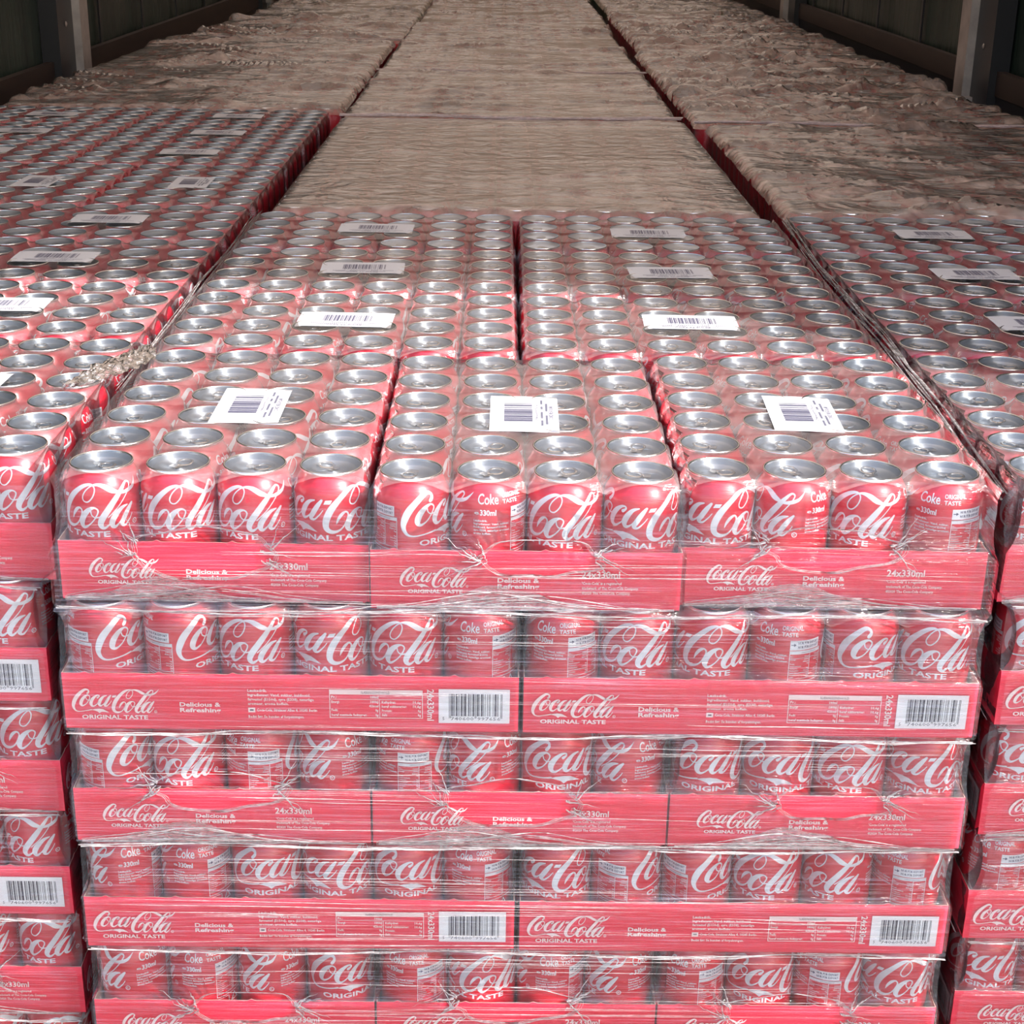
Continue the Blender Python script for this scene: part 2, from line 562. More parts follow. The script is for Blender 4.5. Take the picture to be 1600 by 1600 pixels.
def can_art():
    """208 mm around; x = arc, y = height; logo starts at x=0"""
    g = Flat()
    g.place(LOGO, -90 * 0.1000, 63.5, 0.1000, 0.104)
    g.text('ORIGINAL TASTE', 16, 56.6, 92, 5.2, 0, 0.03, res=2)
    x = 141.0
    g.text('Coke', x + 3, 95.5, 18, 8.6, 0, 0.015, res=3)
    g.text('.', x + 21.6, 95.5, 1.4, 1.2, 0, 0.02)
    g.text('ORIGINAL', x + 24.5, 100.6, 20, 3.6, 0, 0.02, res=2)
    g.text('TASTE', x + 24.5, 95.6, 14.5, 3.6, 0, 0.02, res=2)
    g.text('e', x, 86.0, 4.2, 3.2, 0, 0.02, res=2)
    g.text('330ml', x + 5, 85.4, 14, 5.0, 0, 0.035, res=2)
    for k, (s, w) in enumerate((('Læskedrik.', 12), ('Ingredienser: Vand, sukker,', 31),
                                ('kuldioxid, farvestof E150d,', 29), ('syre E338, naturlige aromaer,', 32),
                                ('aroma koffein.', 15))):
        g.text(s, x - 0.5, 79.6 - 2.9 * k, w, 1.9, 0, 0.03)
    px = 173.4
    g.rect(px, 82.5, px + 29, 91.8, 0)
    g.rect(px + 1.0, 87.2, px + 3.6, 88.0, 1)
    g.add([(px + 3.4, 89.2), (px + 3.4, 86.0), (px + 5.6, 87.6)], [(0, 1, 2)], 1)
    g.text('NUR FÜR EXPORT', px + 7, 88.1, 20.5, 2.2, 1, 0.03)
    g.text('NUR FÜR EXPORT', px + 7, 84.3, 20.5, 2.2, 1, 0.03)
    g.rect(px, 78.6, px + 31.5, 81.9, 0)
    g.text('NÆRINGSINDHOLD', px + 11, 79.5, 14, 1.3, 1, 0.0)
    g.frame(px, 51.5, px + 31.5, 81.9, 0.55, 0)
    g.rect(px + 0.5, 74.6, px + 31, 75.0, 0)
    g.rect(px + 19.0, 55.5, px + 19.5, 78.6, 0)
    for k, (s, w, v) in enumerate((('Pr.:', 3, '100ml'), ('Energi:', 5, '180kJ'), ('', 0, '42kcal'), ('Fedt:', 4, '0g'),
                                   ('heraf mættede', 10, ''), ('fedtsyrer:', 7, '0g'), ('Kulhydrat:', 8, '10,6g'),
                                   ('heraf sukkerarter:', 12, '10,6g'), ('Protein:', 6, '0g'), ('Salt:', 4, '0g'))):
        yy = 75.6 - k * 2.15 - (0.6 if k else 0)
        if s:
            g.text(s, px + 1.2, yy, w, 1.35, 0, 0.02)
        if v:
            g.text(v, px + 18.5, yy, 0.95 * len(v), 1.35, 0, 0.02, align=1)
            g.text(v, px + 30.5, yy, 1.1 * len(v), 1.35, 0, 0.02, align=1)
    g.rect(px + 0.5, 54.6, px + 31, 55.0, 0)
    g.frame(px, 40, px + 13, 50, 0.5, 0)
    g.stroke([(px + 16, 42, .8), (px + 24, 42, .8), (px + 20, 49.5, .8)], closed=True, step=1)
    return g


# ------------------------------------------------------------------ the can
PROFILE = [(0.0225, 0.0015), (0.0240, 0.0), (0.0262, 0.0022), (0.0300, 0.0052), (0.0324, 0.0088), (0.0331, 0.0135),
           (0.0331, 0.0945), (0.0329, 0.0968), (0.0320, 0.0996), (0.0303, 0.1030), (0.0284, 0.1064),
           (0.0269, 0.1092), (0.0264, 0.1110), (0.0264, 0.1122)]
CAN_R, CAN_H = 0.0331, 0.1152


def prof_r(z):
    for (r0, z0), (r1, z1) in zip(PROFILE[1:], PROFILE[2:]):
        if z0 <= z <= z1:
            return r0 + (r1 - r0) * (z - z0) / max(z1 - z0, 1e-9)
    return 0.0264


def lathe(prof, seg, soup, mat=0, cap=None):
    soup.grid(lambda u, v: (prof[int(round(v * (len(prof) - 1)))][0] * math.sin(2 * math.pi * u),
                            -prof[int(round(v * (len(prof) - 1)))][0] * math.cos(2 * math.pi * u),
                            prof[int(round(v * (len(prof) - 1)))][1]), seg, len(prof) - 1, mat, closed_u=True)


def can_body_mesh():
    s = Soup()
    lathe(PROFILE, 56, s, 0)
    n_body = len(s.f)
    # artwork, cut into narrow strips and rolled round the can
    g = can_art()
    bm = bmesh.new()
    vs = [bm.verts.new((x, y, 0)) for x, y in g.v]
    lay = bm.faces.layers.int.new('ink')
    for f, m in zip(g.f, g.m):
        try:
            fc = bm.faces.new([vs[i] for i in f])
            fc[lay] = m
        except ValueError:
            pass
    x = -2.0
    while x < 208:
        bmesh.ops.bisect_plane(bm, geom=bm.verts[:] + bm.edges[:] + bm.faces[:], plane_co=(x, 0, 0), plane_no=(1, 0, 0))
        x += 3.7
    for y in (94.5, 96.8, 99.6, 103.0, 106.4):
        bmesh.ops.bisect_plane(bm, geom=bm.verts[:] + bm.edges[:] + bm.faces[:], plane_co=(0, y, 0), plane_no=(0, 1, 0))
    bm.verts.index_update()
    out = []
    for v in bm.verts:
        z = v.co.y / 1000
        r = prof_r(z) + 0.00014
        a = v.co.x / 208.0 * 2 * math.pi
        out.append((r * math.sin(a), -r * math.cos(a), z))
    fs = [[tuple(v.index for v in f.verts) for f in bm.faces if f[lay] == k] for k in (0, 1)]
    n0 = len(s.v)
    s.v += out
    for k in (0, 1):
        s.f += [tuple(i + n0 for i in f) for f in fs[k]]
        s.m += [1 + k] * len(fs[k])
    bm.free()
    me = s.mesh('can_body', [CAN_RED, PRINT_SILVER, INK_BLUE])
    me.polygons.foreach_set('use_smooth', [k < n_body for k in range(len(me.polygons))])
    return me


def lid_mesh():
    s = Soup()
    rim = [(0.0264, 0.1122), (0.0269, 0.1124), (0.0272, 0.1132), (0.0272, 0.1145), (0.0268, 0.1152), (0.0260, 0.1152),
           (0.0255, 0.1147), (0.0252, 0.1135)]
    lathe(rim, 56, s, 1)
    inn = [(0.0252, 0.1135), (0.0245, 0.1108), (0.0237, 0.1088), (0.0229, 0.1086), (0.0223, 0.1096), (0.0219, 0.1102),
           (0.0150, 0.1103), (0.0145, 0.1100), (0.0001, 0.1100)]
    lathe(inn, 56, s, 0)
    # score line bead of the opening
    pts = [(0.0085 * math.cos(a * math.pi / 10), -0.0095 + 0.0085 * math.sin(a * math.pi / 10), 0.1102) for a in range(21)]
    s.tube(pts, 0.00035, 5, 0)
    return s.mesh('lid', [LID, RIM], smooth=True)


def tab_mesh():
    s = Soup()

    def ring(cx, cy, a, b, w, z, h):
        def fn(u, v):
            t = 2 * math.pi * u
            q = 2 * math.pi * v
            k = 1 + w * math.cos(q)
            return (cx + a * k * math.cos(t), cy + b * k * math.sin(t), z + h * math.sin(q) + (0.0006 if math.sin(t) > 0 else 0))
        s.grid(fn, 24, 8, 0)
    ring(0, 0.0075, 0.0062, 0.0068, 0.22, 0.1117, 0.0005)
    s.grid(lambda u, v: (0.0060 * (2 * u - 1) * (1 - 0.25 * v), -0.0005 - 0.0065 * v, 0.1114 + 0.0004 * math.sin(u * math.pi)), 6, 5, 0)
    s.grid(lambda u, v: (0.0022 * math.sin(v * math.pi / 2) * math.cos(2 * math.pi * u),
                         0.0022 * math.sin(v * math.pi / 2) * math.sin(2 * math.pi * u),
                         0.1112 + 0.0012 * math.cos(v * math.pi / 2)), 12, 4, 0)
    return s.mesh('pull_tab', [RIM], smooth=True)


ME_BODY, ME_LID, ME_TAB = can_body_mesh(), lid_mesh(), tab_mesh()
ORD = ['first', 'second', 'third', 'fourth', 'fifth', 'sixth']


def add_can(x, y, z, u0=None, label='', group=''):
    root = empty('soda_can', (x, y, z))
    if u0 is None:
        rz = random.uniform(0, 2 * math.pi)
    else:
        rz = -R(u0) - math.atan2(x - CAM.x, y - CAM.y)
    root.rotation_euler = (0, 0, rz)
    tag(root, label, 'can', group)
    link('can_body', ME_BODY, root)
    link('lid', ME_LID, root, rz=random.uniform(0, 6.28))
    link('pull_tab', ME_TAB, root, rz=random.uniform(0, 6.28))
    return root


# low detail copies of a can joined in numpy for everything beyond the individual ones
def template(seg, prof_body, prof_lid, tab=False):
    s = Soup()
    lathe(prof_body, seg, s, 0)
    lathe(prof_lid[:3], seg, s, 2)
    lathe(prof_lid[2:], seg, s, 1)
    if tab:
        s.grid(lambda u, v: (0.006 * (2 * u - 1), 0.014 * v - 0.004, 0.1116 + 0.0008 * math.sin(3 * u)), 2, 3, 2)
    return np.array(s.v), s.f, s.m


def joined(name, spots, tpl, mats):
    V, Fq, M = tpl
    n = len(spots)
    sp = np.array(spots)
    ang = rng.uniform(0, 6.28, n)
    c, s_ = np.cos(ang)[:, None], np.sin(ang)[:, None]
    X = V[None, :, 0] * c - V[None, :, 1] * s_ + sp[:, 0:1]
    Y = V[None, :, 0] * s_ + V[None, :, 1] * c + sp[:, 1:2]
    Z = V[None, :, 2] + sp[:, 2:3]
    co = np.stack([X, Y, Z], -1).reshape(-1, 3)
    F = np.array(Fq)
    idx = (F[None] + (np.arange(n) * len(V))[:, None, None]).reshape(-1, F.shape[1])
    me = bpy.data.meshes.new(name)
    me.vertices.add(len(co))
    me.vertices.foreach_set('co', co.ravel())
    me.loops.add(idx.size)
    me.loops.foreach_set('vertex_index', idx.ravel().astype(np.int32))
    me.polygons.add(len(idx))
    me.polygons.foreach_set('loop_start', np.arange(len(idx), dtype=np.int32) * F.shape[1])
    me.polygons.foreach_set('material_index', np.tile(np.array(M, dtype=np.int32), n))
    for m in mats:
        me.materials.append(m)
    me.update(calc_edges=True)
    me.validate()
    me.polygons.foreach_set('use_smooth', [True] * len(me.polygons))
    return me


BODY_LO = [(0.024, 0.0), (0.0331, 0.012), (0.0331, 0.0955), (0.0303, 0.1030), (0.0268, 0.1095), (0.0264, 0.1122)]
LID_LO = [(0.0264, 0.1122), (0.0272, 0.1138), (0.0262, 0.1152), (0.0245, 0.1108), (0.0222, 0.1096), (0.0001, 0.1100)]

# ------------------------------------------------------------------ the tray with its shrink film and sticker
TL, TW, TH = 0.3992, 0.2668, 0.0545
P = 0.0662
LAYER = 0.1162


LABEL_WHITE = principled('printed_label_white', (0.80, 0.83, 0.88), 0.5)


def carton_mesh():
    s = Soup()
    t = 0.0007
    x, y = TL / 2, TW / 2
    s.box(-x, x, -y, y, 0, 0.001, 0)
    # walls with a slightly ragged, pale cut edge
    for (ax, ay, bx, by, nx, ny) in ((-x, -y, x, -y, 0, 1), (x, -y, x, y, -1, 0), (x, y, -x, y, 0, -1), (-x, y, -x, -y, 1, 0)):
        L = math.hypot(bx - ax, by - ay)
        n = int(L / 0.004)
        hs = [TH + 0.0005 * noise.noise(Vector((k * 0.35, ax * 9, ay * 7))) + (0.0016 if k % 16 == 5 else 0) for k in range(n + 1)]
        bow = [0.0012 * math.sin(math.pi * k / n) for k in range(n + 1)]
        vo, vi = [], []
        for k in range(n + 1):
            f = k / n
            px, py = ax + (bx - ax) * f, ay + (by - ay) * f
            ox, oy = -nx * bow[k], -ny * bow[k]
            vo += [(px, py, 0), (px + ox, py + oy, hs[k] * 0.5), (px, py, hs[k])]
            vi += [(px + nx * t, py + ny * t, 0.001), (px + nx * t, py + ny * t, hs[k])]
        fo = [(3 * k + j, 3 * k + 3 + j, 3 * k + 4 + j, 3 * k + 1 + j) for k in range(n) for j in (0, 1)]
        s.add(vo, fo, 0)
        s.add(vi, [(2 * k + 2, 2 * k, 2 * k + 1, 2 * k + 3) for k in range(n)], 2)
        s.add([vo[3 * k + 2] for k in range(n + 1)] + [vi[2 * k + 1] for k in range(n + 1)],
              [(k, k + 1, n + 2 + k, n + 1 + k) for k in range(n)], 2)
    e = 0.0016
    for art, ax, ay, ux, uy, W in ((tray_long_art(), -x, -y - e, 1, 0, TL), (tray_long_art(), x, y + e, -1, 0, TL),
                                   (tray_short_art(), x + e, -y, 0, 1, TW), (tray_short_art(), -x - e, y, 0, -1, TW)):
        nx, ny = uy, -ux
        for inks, off in (((0, 2), 0.0), ((1,), 0.00012)):
            fs = [f for f, m in zip(art.f, art.m) if m in inks]
            ms = [m for m in art.m if m in inks]
            n0 = len(s.v)
            s.v += [(ax + ux * px / 1000 + nx * off, ay + uy * px / 1000 + ny * off, pz / 1000) for px, pz in art.v]
            s.f += [tuple(i + n0 for i in f) for f in fs]
            s.m += [{0: 1, 1: 3, 2: 4}[m] for m in ms]
    return s.mesh('carton', [TRAY_RED, TRAY_PRINT, KRAFT, INK, LABEL_WHITE])


def sticker_mesh():
    g = Flat()
    g.rect(-55, -32.5, 55, 32.5, 0)
    d = Flat()
    barcode(d, -26, -8, 56, 27, 1, digits=False)
    d.text('5740600997656', -24, -13.5, 50, 3.0, 1, 0)
    d.text('COKE REGULAR', -20, -27.5, 42, 4.2, 1, 0.01)
    for x0, x1, yy in ((-38, -22, -18), (-16, 4, -18), (12, 20, -18), (28, 40, -18), (-34, -8, -22.5), (6, 30, -22.5)):
        k = x0
        while k < x1:
            d.rect(k, yy, k + 1.5, yy + 2.2, 1)
            k += 2.3
    s = Soup()

    def drape(x, y):
        return 0.1163 - 0.0012 * max(0.0, abs(x) - 0.045) / 0.01 * (0.3 + 0.7 * max(0, -y / 0.03))
    s.grid(lambda u, v: (-0.055 + 0.110 * u, -0.0325 + 0.065 * v, drape(-0.055 + 0.110 * u, -0.0325 + 0.065 * v)), 22, 10, 0)
    s.add([(x / 1000, y / 1000, drape(x / 1000, y / 1000) + 0.0002) for x, y in d.v], d.f, 1)
    return s.mesh('barcode_label', [PAPER, INK_BLUE])


def film_z(x, y):
    """height of the shrink film stretched over the lids"""
    gx = (min(max(math.floor((x + 3 * P) / P), 0), 5) + 0.5) * P - 3 * P
    gy = (min(max(math.floor((y + 2 * P) / P), 0), 3) + 0.5) * P - 2 * P
    d = math.hypot(x - gx, y - gy)
    z = 0.1157
    if d > 0.0268:
        t = min((d - 0.0268) / 0.019, 1)
        z -= 0.0016 * t * t * (3 - 2 * t)
        ex, ey = max(abs(x) - 2.5 * P, 0), max(abs(y) - 1.5 * P, 0)
        if (ex > 0 or ey > 0) and d > 0.0275:
            z -= 0.55 * (d - 0.0275)
    return z + 0.0003 * noise.noise(Vector((x * 30, y * 30, 2)))


def film_mesh(hole, seed):
    s = Soup()
    ex, ey = 3 * P - 0.0035, 2 * P - 0.0035
    s.grid(lambda u, v: ((2 * u - 1) * ex, (2 * v - 1) * ey, film_z((2 * u - 1) * ex, (2 * v - 1) * ey)), 132, 88, 0)
    for q, f in enumerate(s.f):
        mx_, my_ = (sum(s.v[i][k] for i in f) / 4 for k in (0, 1))
        dx_ = (mx_ + 3 * P) % P - P / 2
        dy_ = (my_ + 2 * P) % P - P / 2
        if math.hypot(dx_, dy_) < 0.0262:
            s.m[q] = 2

    def side_off(z, along, half, pitch_phase):
        """distance the film stands in (+) or out (-) from the tray face"""
        if z > TH + 0.004:
            c = abs(math.sin(math.pi * (along + half) / P))          # 1 at can centre, 0 between cans
            sc = 0.0070 * (1 - c) ** 1.5 * min(1, (z - TH) / 0.02)
            sh = 0.0
            if z > 0.097:
                q = (z - 0.097) / 0.0165
                sh = 0.0062 * q * q
            return 0.0006 + sc + sh
        if z > TH - 0.002:
            return -0.0022
        return -0.0036
    zs = [0.0] + [TH * k / 6 for k in range(1, 6)] + [TH - 0.003, TH, TH + 0.005] + [TH + 0.005 + (0.1135 - TH - 0.005) * k / 10 for k in range(1, 11)]
    for sg in (-1, 1):
        def fn(u, v, sg=sg):
            z = zs[int(round(v * (len(zs) - 1)))]
            a = (2 * u - 1) * (TL / 2 + 0.001)
            o = side_off(z, a, 3 * P, 0) + 0.0005 * noise.noise(Vector((a * 40, z * 60, seed + sg)))
            lim = 1 - max(0, z - 0.1) * 0.9
            return (a * lim, sg * (TW / 2 - o), z)
        s.grid(fn, 96, len(zs) - 1, 1)
    # short ends: the sleeve's round opening
    hx, hz, rx, rz = hole
    for sg in (-1, 1):
        nt_, nr = 120, 14

        def fn(u, v, sg=sg):
            t = 2 * math.pi * u
            ct, st = math.cos(t), math.sin(t)
            wob = 1 + 0.24 * noise.noise(Vector((ct * 1.6 + seed, st * 1.6, 5)))
            ix, iz = hx + rx * ct * wob, hz + rz * st * wob
            W = TW / 2 + 0.001
            k = 1e9
            if ct > 1e-6: k = min(k, (W - hx) / ct)
            if ct < -1e-6: k = min(k, (-W - hx) / ct)
            if st > 1e-6: k = min(k, (0.1135 - hz) / st)
            if st < -1e-6: k = min(k, (0.0 - hz) / st)
            ox, oz = hx + k * ct, hz + k * st
            f = v ** 0.8
            a, z = ix + (ox - ix) * f, iz + (oz - iz) * f
            o = side_off(z, a, 2 * P, 0)
            if z > 0.1:
                a *= 1 - (z - 0.1) * 0.9
            wr = math.sin(t * 37 + 3 * noise.noise(Vector((t, 0, seed)))) * (1 - v) ** 2
            o -= 0.0016 * wr + 0.0010 * (1 - v) ** 2
            o += 0.0005 * noise.noise(Vector((a * 60, z * 90, seed)))
            return (sg * (TL / 2 - o), -sg * a, z)
        s.grid(fn, nt_, nr, 1, closed_u=True)
    return s.mesh('shrink_film', [FILM_TOP, FILM_SIDE, FILM_LID], smooth=True)


def gather_mesh(hole, seed):
    """crumpled strands where the sleeve is gathered round its opening and along the bottom edge"""
    s = Soup()
    hx, hz, rx, rz = hole
    rd = random.Random(seed)
    for sg in (-1,):
        def put(pts, rad, flat=0.5):
            s.tube([(sg * (TL / 2 + 0.0048 - o), -sg * a, z) for a, z, o in pts], rad, 6, 0, flat)

        def off(z):
            return 0.0 if z < TH else 0.0034
        # rim of the opening
        for q in range(3):
            pts, rad = [], []
            for k in range(49):
                t = 2 * math.pi * k / 48
                w = 1 + 0.24 * noise.noise(Vector((math.cos(t) * 1.6 + seed, math.sin(t) * 1.6, 5))) + 0.03 * q
                w += 0.03 * noise.noise(Vector((t * 3, q, seed)))
                z = hz + rz * math.sin(t) * w
                pts.append((hx + rx * math.cos(t) * w, z, off(z) - 0.0006 * q))
                low = max(0, -math.sin(t))
                rad.append(0.0004 + 0.0012 * low * abs(noise.noise(Vector((t * 4, q * 3, seed)))))
            put(pts, rad)
        # fan of creases from both corners of the opening
        for side in (-1, 1):
            for q in range(9):
                a0, z0 = hx + side * rx * rd.uniform(0.85, 1.02), hz + rd.uniform(-0.25, 0.45) * rz
                ang = rd.uniform(-0.9, 1.25)
                ln = rd.uniform(0.012, 0.040)
                pts, rad = [], []
                for k in range(9):
                    f = k / 8
                    a = a0 + side * math.cos(ang) * ln * f + 0.0015 * noise.noise(Vector((f * 4, q, seed)))
                    z = min(max(z0 + math.sin(ang) * ln * f + 0.0025 * noise.noise(Vector((f * 4, q + 9, seed))), 0.004), 0.1)
                    pts.append((a, z, off(z) - 0.0004))
                    rad.append(0.0014 * (1 - f) * rd.uniform(0.6, 1.3) + 0.0001)
                put(pts, rad)
        # the slack of the sleeve, bunched in folds under the opening
        cen = hx + rd.uniform(0.005, 0.05)

        def slack(u, v, sg=sg, cen=cen):
            a = cen - 0.085 + 0.17 * u
            top = 0.004 + 0.020 * math.exp(-((a - cen) / 0.042) ** 2) + 0.004 * noise.noise(Vector((a * 40, 1, seed)))
            z = 0.0005 + top * v
            o = -0.0006 - 0.0022 * abs(noise.noise(Vector((a * 25 + z * 120, z * 420 + a * 60, seed)))) * math.sin(math.pi * u)
            return (sg * (TL / 2 + 0.0040 - o), -sg * a, z)
        s.grid(slack, 90, 14, 1)
        # strands along the foot of the tray
        for q in range(9):
            pts, rad = [], []
            ph = rd.uniform(0, 9)
            cen = hx + rd.uniform(-0.03, 0.07)
            for k in range(41):
                f = k / 40
                a = -0.128 + 0.256 * f
                hump = 0.014 * math.exp(-((a - cen) / 0.055) ** 2)
                z = 0.0012 + q * 0.0003 + hump * (q / 8.0) + 0.0018 * abs(noise.noise(Vector((f * 6, ph, q))))
                pts.append((a, z, -0.0002 * q))
                rad.append(0.0004 + 0.0018 * hump / 0.014 * abs(noise.noise(Vector((f * 9, ph + 3, q)))))
            put(pts, rad, 0.4)
    return s.mesh('gathered_film', [GATHER, SLACK], smooth=True)


ME_CARTON, ME_STICK = carton_mesh(), sticker_mesh()
HOLES = [(0.010, 0.045, 0.060, 0.023), (-0.012, 0.050, 0.052, 0.016), (0.004, 0.056, 0.058, 0.018)]
ME_FILM = [film_mesh(h, 10 + k) for k, h in enumerate(HOLES)]
ME_GATH = [gather_mesh(h, 20 + k) for k, h in enumerate(HOLES)]


def add_tray(cx, cy, z, short, label, group, variant=0, rz=0.0, sticker=True, sleeve=True):
    root = empty('drinks_tray', (cx, cy, z), (math.pi / 2 if short else 0) + rz)
    tag(root, label, 'drinks tray', group)
    link('carton', ME_CARTON, root)
    if sleeve:
        link('shrink_film', ME_FILM[variant % 3], root)
        link('gathered_film', ME_GATH[variant % 3], root)
    if sticker:
        o = link('barcode_label', ME_STICK, root, (0.008 * random.uniform(-1, 1), 0.006 * random.uniform(-1, 1), 0),
                 random.uniform(-0.03, 0.03))
    return root


# ------------------------------------------------------------------ stacks
# lower layers: face angles of the front cans of the middle stack, left to right
FACE = {
    0: [183, 166, 187, 124, 17, 265, 173, 99, 114, 220, 180, 285],
    1: [20, 11, 187, 117, 175, 282, 291, 171, 153, 292, 32, 161],
    2: [20, 187, 324, 233, 323, 215, 61, 232, 64, 71, 162, 99],
    3: [259, 285, 70, 112, 70, 290, 114, -10, 6, 169, 185, 318],
    4: [245, 284, 232, 61, 295, 149, 267, 225, 285, 69, -33, 139]}
LAYNAME = ['top', 'second', 'third', 'fourth', 'fifth', 'sixth']
singles, beside, rest = [], [], []      # (priority, x, y, z, u0, label, group)


def cans_of(cx, cy, z, short, rz, row_fn):
    """centres of the 24 cans, with column from the left and row from the front"""
    nx, ny = (4, 6) if short else (6, 4)
    c, s_ = math.cos(rz), math.sin(rz)
    for j in range(ny):
        for i in range(nx):
            lx, ly = (i - (nx - 1) / 2) * P, (j - (ny - 1) / 2) * P
            yield i, j, cx + lx * c - ly * s_, cy + lx * s_ + ly * c


def in_frame(x, y, z):
    p = cam.matrix_world.inverted() @ Vector((x, y, z))
    if p.z > 0:
        return False
    u, v = 800 + F_PX * p.x / -p.z, 800 - F_PX * p.y / -p.z
    return -45 < u < 1645 and -30 < v < 1660


def stack(x0, y0, who, layers, top_off=None, seed=0, lower_shift=-0.015, lower_dx=0.0):
    """a pallet load 0.8 wide and 1.2 deep; x0,y0 = left front corner at the top"""
    x_top = x0
    for k in range(layers):
        z = -LAYER * (k + 1)
        sy = (lower_shift if k else 0.0)
        x0 = x_top + (lower_dx if k else 0.0)
        even = k % 2 == 0
        trays = []
        if even:
            offs = top_off if (k == 0 and top_off) else [(0, 0, 0)] * 3
            for t in range(3):
                dx, dy, da = offs[t]
                trays.append((x0 + TW * (t + 0.5) + dx + ((t - 1) * 0.0022 if k else 0), y0 + sy + TL / 2 + dy, True, da, ['left', 'middle', 'right'][t], 'front', t))
            if k == 0:
                for r in range(3):
                    for t in range(2):
                        trays.append((x0 + TL * (t + 0.5) + (t - 0.5) * 0.002, y0 + TL + 0.006 + TW * (r + 0.5), False, 0,
                                      ['left', 'right'][t], ['second', 'third', 'rear'][r], 10 + r * 2 + t))
        else:
            for t in range(2):
                trays.append((x0 + TL * (t + 0.5) + (t - 0.5) * 0.005, y0 + sy + TW / 2, False, random.uniform(-.004, .004),
                              ['left', 'right'][t], 'front', t))
        for cx, cy, short, da, side, row, tid in trays:
            if k == 0:
                ph = '%s tray of %s row, %s' % (side, row, who)
                if row == 'front':
                    lab = 'red printed carton of cans, %s of the three front top trays, %s' % (side, who)
                else:
                    lab = 'film-wrapped carton with wide barcode label, %s tray of %s row, %s' % (side, row, who)
            else:
                ph = '%s tray, %s layer, %s' % (side, LAYNAME[k], who)
                lab = 'red carton tray showing its %s panel, %s in %s layer, %s' % (
                    'barcode' if not short else 'end', side, LAYNAME[k], who)
            add_tray(cx, cy, z, short, lab, 'film-wrapped trays of the ' + who, (tid + k) % 3, da, k == 0)
            for i, j, x, y in cans_of(cx, cy, z, short, da, None):
                if k > 0 and j > 1 and not ((who == 'left stack' and side == 'right' and i == (3 if short else 5)) or
                                            (who == 'right stack' and side == 'left' and i == 0)):
                    continue
                if k == 0 and short and j == 0:
                    y -= 0.0002
                u0 = None
                if who == 'middle stack' and j == 0 and (k > 0 or short):
                    u0 = FACE[k % 5][(tid * 4 + i) if short else (tid * 6 + i)]
                elif who == 'left stack' and j == 0 and row == 'front':
                    u0 = [180, 205, 168, 205, 190, 170][k]
                elif who == 'right stack' and j == 0 and row == 'front':
                    u0 = [60, 40, 60, 292, 85, 20][k]
                lab = 'red can, %s from left in %s row, %s' % (ORD[i], ORD[j], ph)
                d = (Vector((x, y, z + CAN_H)) - CAM).length
                if k > 0:
                    d -= 5 if j == 0 else -50
                    if (x < -0.41 or x > 0.415) and j == 0 and not in_frame(x, y, z + .09):
                        d += 50
                entry = (d, x, y, z + 0.001, u0, lab, 'cans in the ' + ph)
                if in_frame(x, y, z + 0.1):
                    singles.append(entry)
                elif row == 'front' and j == 0:
                    beside.append((abs(x) + 0.1 * k,) + entry[1:])
                else:
                    rest.append((x, y, z + 0.001))


LEFT_X = -1.2175
# left stack stands a little deeper, middle stack in front
stack(-0.4003, 0.0, 'middle stack', 6, [(0.0015, 0.0045, -0.010), (0.0008, -0.006, 0.003), (0.0012, 0.006, -0.009)], seed=1)
stack(LEFT_X, 0.045, 'left stack', 6, seed=2, lower_shift=-0.012, lower_dx=-0.012)
stack(0.4185, 0.022, 'right stack', 6, seed=3, lower_shift=-0.012, lower_dx=0.011)

singles.sort(key=lambda q: q[0])
for d, x, y, z, u0, lab, grp in singles[:300]:
    add_can(x, y, z, u0, lab, grp)
beside.sort(key=lambda q: q[0])      # front cans just outside the picture
for d, x, y, z, u0, lab, grp in beside[:90]:
    add_can(x, y, z, None, lab, grp)
for d, x, y, z, u0, lab, grp in singles[300:] + beside[90:]:
    rest.append((x, y, z))


def top_rows(x0, x1, y0, y1, out, z=-LAYER + 0.001):
    nx = int((x1 - x0 + 0.002) / P)
    ny = int((y1 - y0 + 0.002) / P)
    px, py = (x1 - x0) / nx, (y1 - y0) / ny
    for j in range(ny):
        for i in range(nx):
            out.append((x0 + (i + .5) * px, y0 + (j + .5) * py, z))


# second stack of the left column, its lids still plain to see
LEFT2_Y = 1.252
for t in range(3):
    cx, cy = LEFT_X + TW * (t + 0.5), LEFT2_Y + TL / 2
    add_tray(cx, cy, -LAYER, True, 'film-wrapped carton, %s front tray of the second stack behind the left stack' % ['left', 'middle', 'right'][t],
             'film-wrapped trays of the second left stack', t)
    for i, j, x, y in cans_of(cx, cy, 0, True, 0, None):
        rest.append((x, y, -LAYER + 0.001))
for r in range(3):
    for t in range(2):
        cx, cy = LEFT_X + TL * (t + 0.5), LEFT2_Y + TL + 0.006 + TW * (r + 0.5)
        add_tray(cx, cy, -LAYER, False, 'film-wrapped carton, %s tray of %s row, second stack behind the left stack' % (
            ['left', 'right'][t], ['second', 'third', 'rear'][r]), 'film-wrapped trays of the second left stack', r + t)
        for i, j, x, y in cans_of(cx, cy, 0, False, 0, None):
            rest.append((x, y, -LAYER + 0.001))

